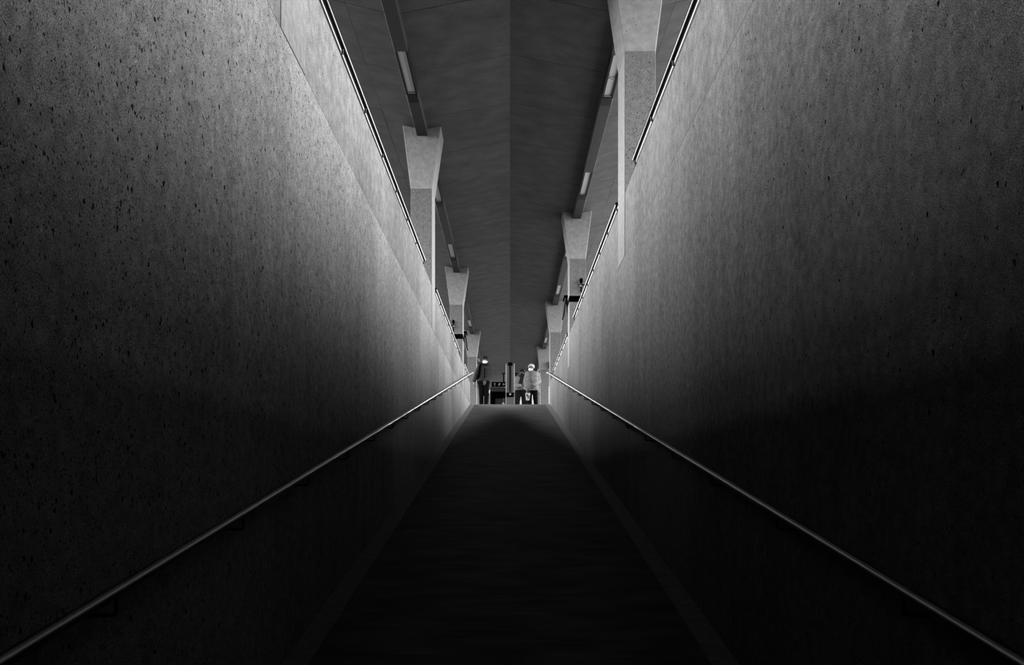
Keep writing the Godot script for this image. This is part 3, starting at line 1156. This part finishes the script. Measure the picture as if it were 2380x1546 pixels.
func build_people() -> void:
	# the man by the left wall
	var j := {
		"pelvis": Vector3(-0.02, 0.93, 0), "waist": Vector3(-0.01, 1.08, 0), "chest": Vector3(0.01, 1.30, 0), "neck": Vector3(0.03, 1.485, 0.0), "head": Vector3(0.03, 1.605, 0.02),
		"hip_l": Vector3(-0.105, 0.90, 0), "hip_r": Vector3(0.07, 0.90, 0), "knee_l": Vector3(-0.095, 0.49, 0.03), "knee_r": Vector3(0.075, 0.49, 0.05), "ankle_l": Vector3(-0.095, 0.085, -0.01), "ankle_r": Vector3(0.055, 0.085, 0.0),
		"toe_l": Vector3(-0.12, 0.035, 0.13), "toe_r": Vector3(0.08, 0.035, 0.14),
		"sh_l": Vector3(-0.165, 1.405, -0.01), "sh_r": Vector3(0.18, 1.405, 0), "elbow_l": Vector3(-0.275, 1.13, -0.03), "elbow_r": Vector3(0.225, 1.13, -0.02), "wrist_l": Vector3(-0.33, 0.915, 0.04), "wrist_r": Vector3(0.045, 0.945, 0.20),
		"hand_l": Vector3(-0.35, 0.80, 0.07), "hand_r": Vector3(0.02, 0.83, 0.22)}
	var looks := {"turn": 0.0, "head_turn": Vector3(0.05, -0.12, 0.0), "thumb_l": Vector3(0.3, 0, 1), "thumb_r": Vector3(-1, 0, 0.2), "curl_l": 0.55, "curl_r": 0.35, "hem": 0.895, "bulk": 0.9, "jacket": "jacket_dark", "zip": 0.02, "zip_tone": "black", "free_hands": true,
		"scarf": "scarf_dark", "scarf_end": false, "trousers": "trousers_black", "mask": "mask_white", "hair": "hair_dark", "curly": false}
	var man := person("man in a dark jacket, black trousers and white mask by the left wall", P(-0.857, TOP, 28.5), j, looks, "")
	var st := mb()
	tube(st, [Vector3(-0.10, 1.50, -0.05), Vector3(-0.125, 1.475, 0.06), Vector3(-0.15, 1.33, 0.135), Vector3(-0.175, 1.12, 0.13), Vector3(-0.20, 0.98, 0.05), Vector3(-0.21, 0.90, -0.08)], 0.026, 8, 1.5)
	var bag := thing("shoulder_bag", "black bag slung from the dark-jacketed man's shoulder", "bag", man.position)
	part("strap", st, M.black, bag)
	st = mb()
	box(st, Vector3(-0.10, 1.20, -0.25), Vector3(0.28, 0.40, 0.12), 0.04)
	box(st, Vector3(-0.235, 0.90, -0.14), Vector3(0.02, 0.36, 0.05), 0.006)
	part("pouch", st, M.black, bag)
	# the white-haired woman at right
	j = {
		"pelvis": Vector3(0.01, 0.86, 0), "waist": Vector3(0.01, 1.00, 0), "chest": Vector3(0.0, 1.20, 0), "neck": Vector3(-0.02, 1.365, 0.01), "head": Vector3(-0.035, 1.475, 0.03),
		"hip_l": Vector3(-0.075, 0.83, 0), "hip_r": Vector3(0.095, 0.83, 0), "knee_l": Vector3(-0.085, 0.46, 0.04), "knee_r": Vector3(0.11, 0.46, 0.0), "ankle_l": Vector3(-0.07, 0.085, 0.02), "ankle_r": Vector3(0.14, 0.085, -0.04),
		"toe_l": Vector3(-0.10, 0.035, 0.15), "toe_r": Vector3(0.14, 0.035, 0.10),
		"sh_l": Vector3(-0.165, 1.29, 0.02), "sh_r": Vector3(0.165, 1.29, -0.02), "elbow_l": Vector3(-0.22, 1.04, 0.0), "elbow_r": Vector3(0.235, 1.02, -0.05), "wrist_l": Vector3(-0.155, 0.82, 0.08), "wrist_r": Vector3(0.085, 0.90, 0.15),
		"hand_l": Vector3(-0.15, 0.71, 0.10), "hand_r": Vector3(0.03, 0.83, 0.17)}
	looks = {"turn": -0.12, "head_turn": Vector3(0.10, -0.45, 0.04), "thumb_l": Vector3(0.4, 0, 1), "thumb_r": Vector3(-0.3, 1, 0.3), "curl_l": 0.9, "curl_r": 0.4, "hem": 0.715, "bulk": 1.06, "jacket": "coat_light", "zip": -0.06, "zip_tone": "mid_grey", "free_hands": true,
		"scarf": "scarf_grey", "scarf_end": true, "trousers": "trousers_black", "mask": "mask_white", "hair": "hair_white", "curly": true}
	var old := person("woman with curly white hair, pale padded jacket and white mask", P(0.755, TOP, 29.4), j, looks, "")
	# bag hanging from her hand
	bag = thing("tote_bag", "pale patterned shopping bag hanging between the two women at right", "bag", old.position + Vector3(-0.15, 0.0, 0.16))
	st = mb()
	hexa_cut(st, [Vector3(-0.055, 0.36, -0.05), Vector3(0.045, 0.36, -0.05), Vector3(0.045, 0.36, 0.05), Vector3(-0.055, 0.36, 0.05), Vector3(-0.085, 0.62, -0.03), Vector3(0.085, 0.62, -0.03), Vector3(0.085, 0.62, 0.03), Vector3(-0.085, 0.62, 0.03)], 0.012)
	var pouch := part("pouch", st, M.white_paint, bag)
	st = mb()
	box(st, Vector3(-0.02, 0.53, 0.042), Vector3(0.04, 0.10, 0.008), 0.002, Basis(Vector3.BACK, 0.3))
	box(st, Vector3(0.03, 0.47, 0.046), Vector3(0.03, 0.12, 0.008), 0.002, Basis(Vector3.BACK, -0.4))
	part("printed_patch", st, M.dark_grey, pouch)
	st = mb()
	tube(st, [Vector3(-0.05, 0.61, 0.01), Vector3(-0.02, 0.71, -0.02), Vector3(0.02, 0.71, -0.02), Vector3(0.05, 0.61, 0.01)], 0.006, 6)
	part("handle", st, M.mid_grey, bag)
	bag = thing("carry_case", "dark wheeled case standing behind the pale shopping bag", "suitcase", P(0.62, TOP, 30.4))
	st = mb()
	box(st, Vector3(0, 0.27, 0), Vector3(0.20, 0.42, 0.34), 0.03)
	part("case", st, M.trousers_dark, bag)
	st = mb()
	tube(st, [Vector3(-0.05, 0.48, 0.0), Vector3(-0.05, 0.56, 0.0), Vector3(0.05, 0.56, 0.0), Vector3(0.05, 0.48, 0.0)], 0.01, 8)
	part("handle", st, M.mid_grey, bag)
	for x in [-0.07, 0.07]:
		st = mb()
		lathe(st, Vector3(x, 0.035, 0.1), Vector3.RIGHT, [[0.0, -0.012], [0.033, -0.012], [0.035, 0.0], [0.033, 0.012], [0.0, 0.012]], 14)
		part("wheel", st, M.black, bag)
	# the dark-haired woman between them
	j = {
		"pelvis": Vector3(-0.03, 0.95, 0), "waist": Vector3(-0.03, 1.10, 0), "chest": Vector3(-0.02, 1.31, 0.01), "neck": Vector3(0.02, 1.48, 0.03), "head": Vector3(0.03, 1.585, 0.06),
		"hip_l": Vector3(-0.12, 0.92, 0), "hip_r": Vector3(0.06, 0.92, 0), "knee_l": Vector3(-0.15, 0.50, 0.05), "knee_r": Vector3(0.08, 0.50, 0.0), "ankle_l": Vector3(-0.19, 0.085, 0.03), "ankle_r": Vector3(0.10, 0.085, -0.06),
		"toe_l": Vector3(-0.21, 0.035, 0.16), "toe_r": Vector3(0.10, 0.035, 0.08),
		"sh_l": Vector3(-0.185, 1.40, 0.02), "sh_r": Vector3(0.155, 1.40, 0), "elbow_l": Vector3(-0.235, 1.15, 0.04), "elbow_r": Vector3(0.20, 1.13, 0.0), "wrist_l": Vector3(-0.03, 1.10, 0.22), "wrist_r": Vector3(0.09, 1.02, 0.20),
		"hand_l": Vector3(0.08, 1.09, 0.24), "hand_r": Vector3(0.0, 1.0, 0.24)}
	looks = {"turn": -0.1, "head_turn": Vector3(0.22, -0.35, 0.0), "thumb_l": Vector3(0.2, 1, 0.2), "thumb_r": Vector3(-0.2, 1, 0.2), "curl_l": 0.7, "curl_r": 0.7, "hem": 0.965, "bulk": 1.05, "jacket": "coat_pale", "zip": 0.03, "zip_tone": "mid_grey", "free_hands": true,
		"scarf": "mask_black", "scarf_end": true, "trousers": "trousers_dark", "mask": "mask_black", "hair": "hair_dark", "curly": false}
	person("woman with dark hair, black mask, dark scarf and pale coat behind the white-haired woman", P(0.43, TOP, 31.6), j, looks, "")
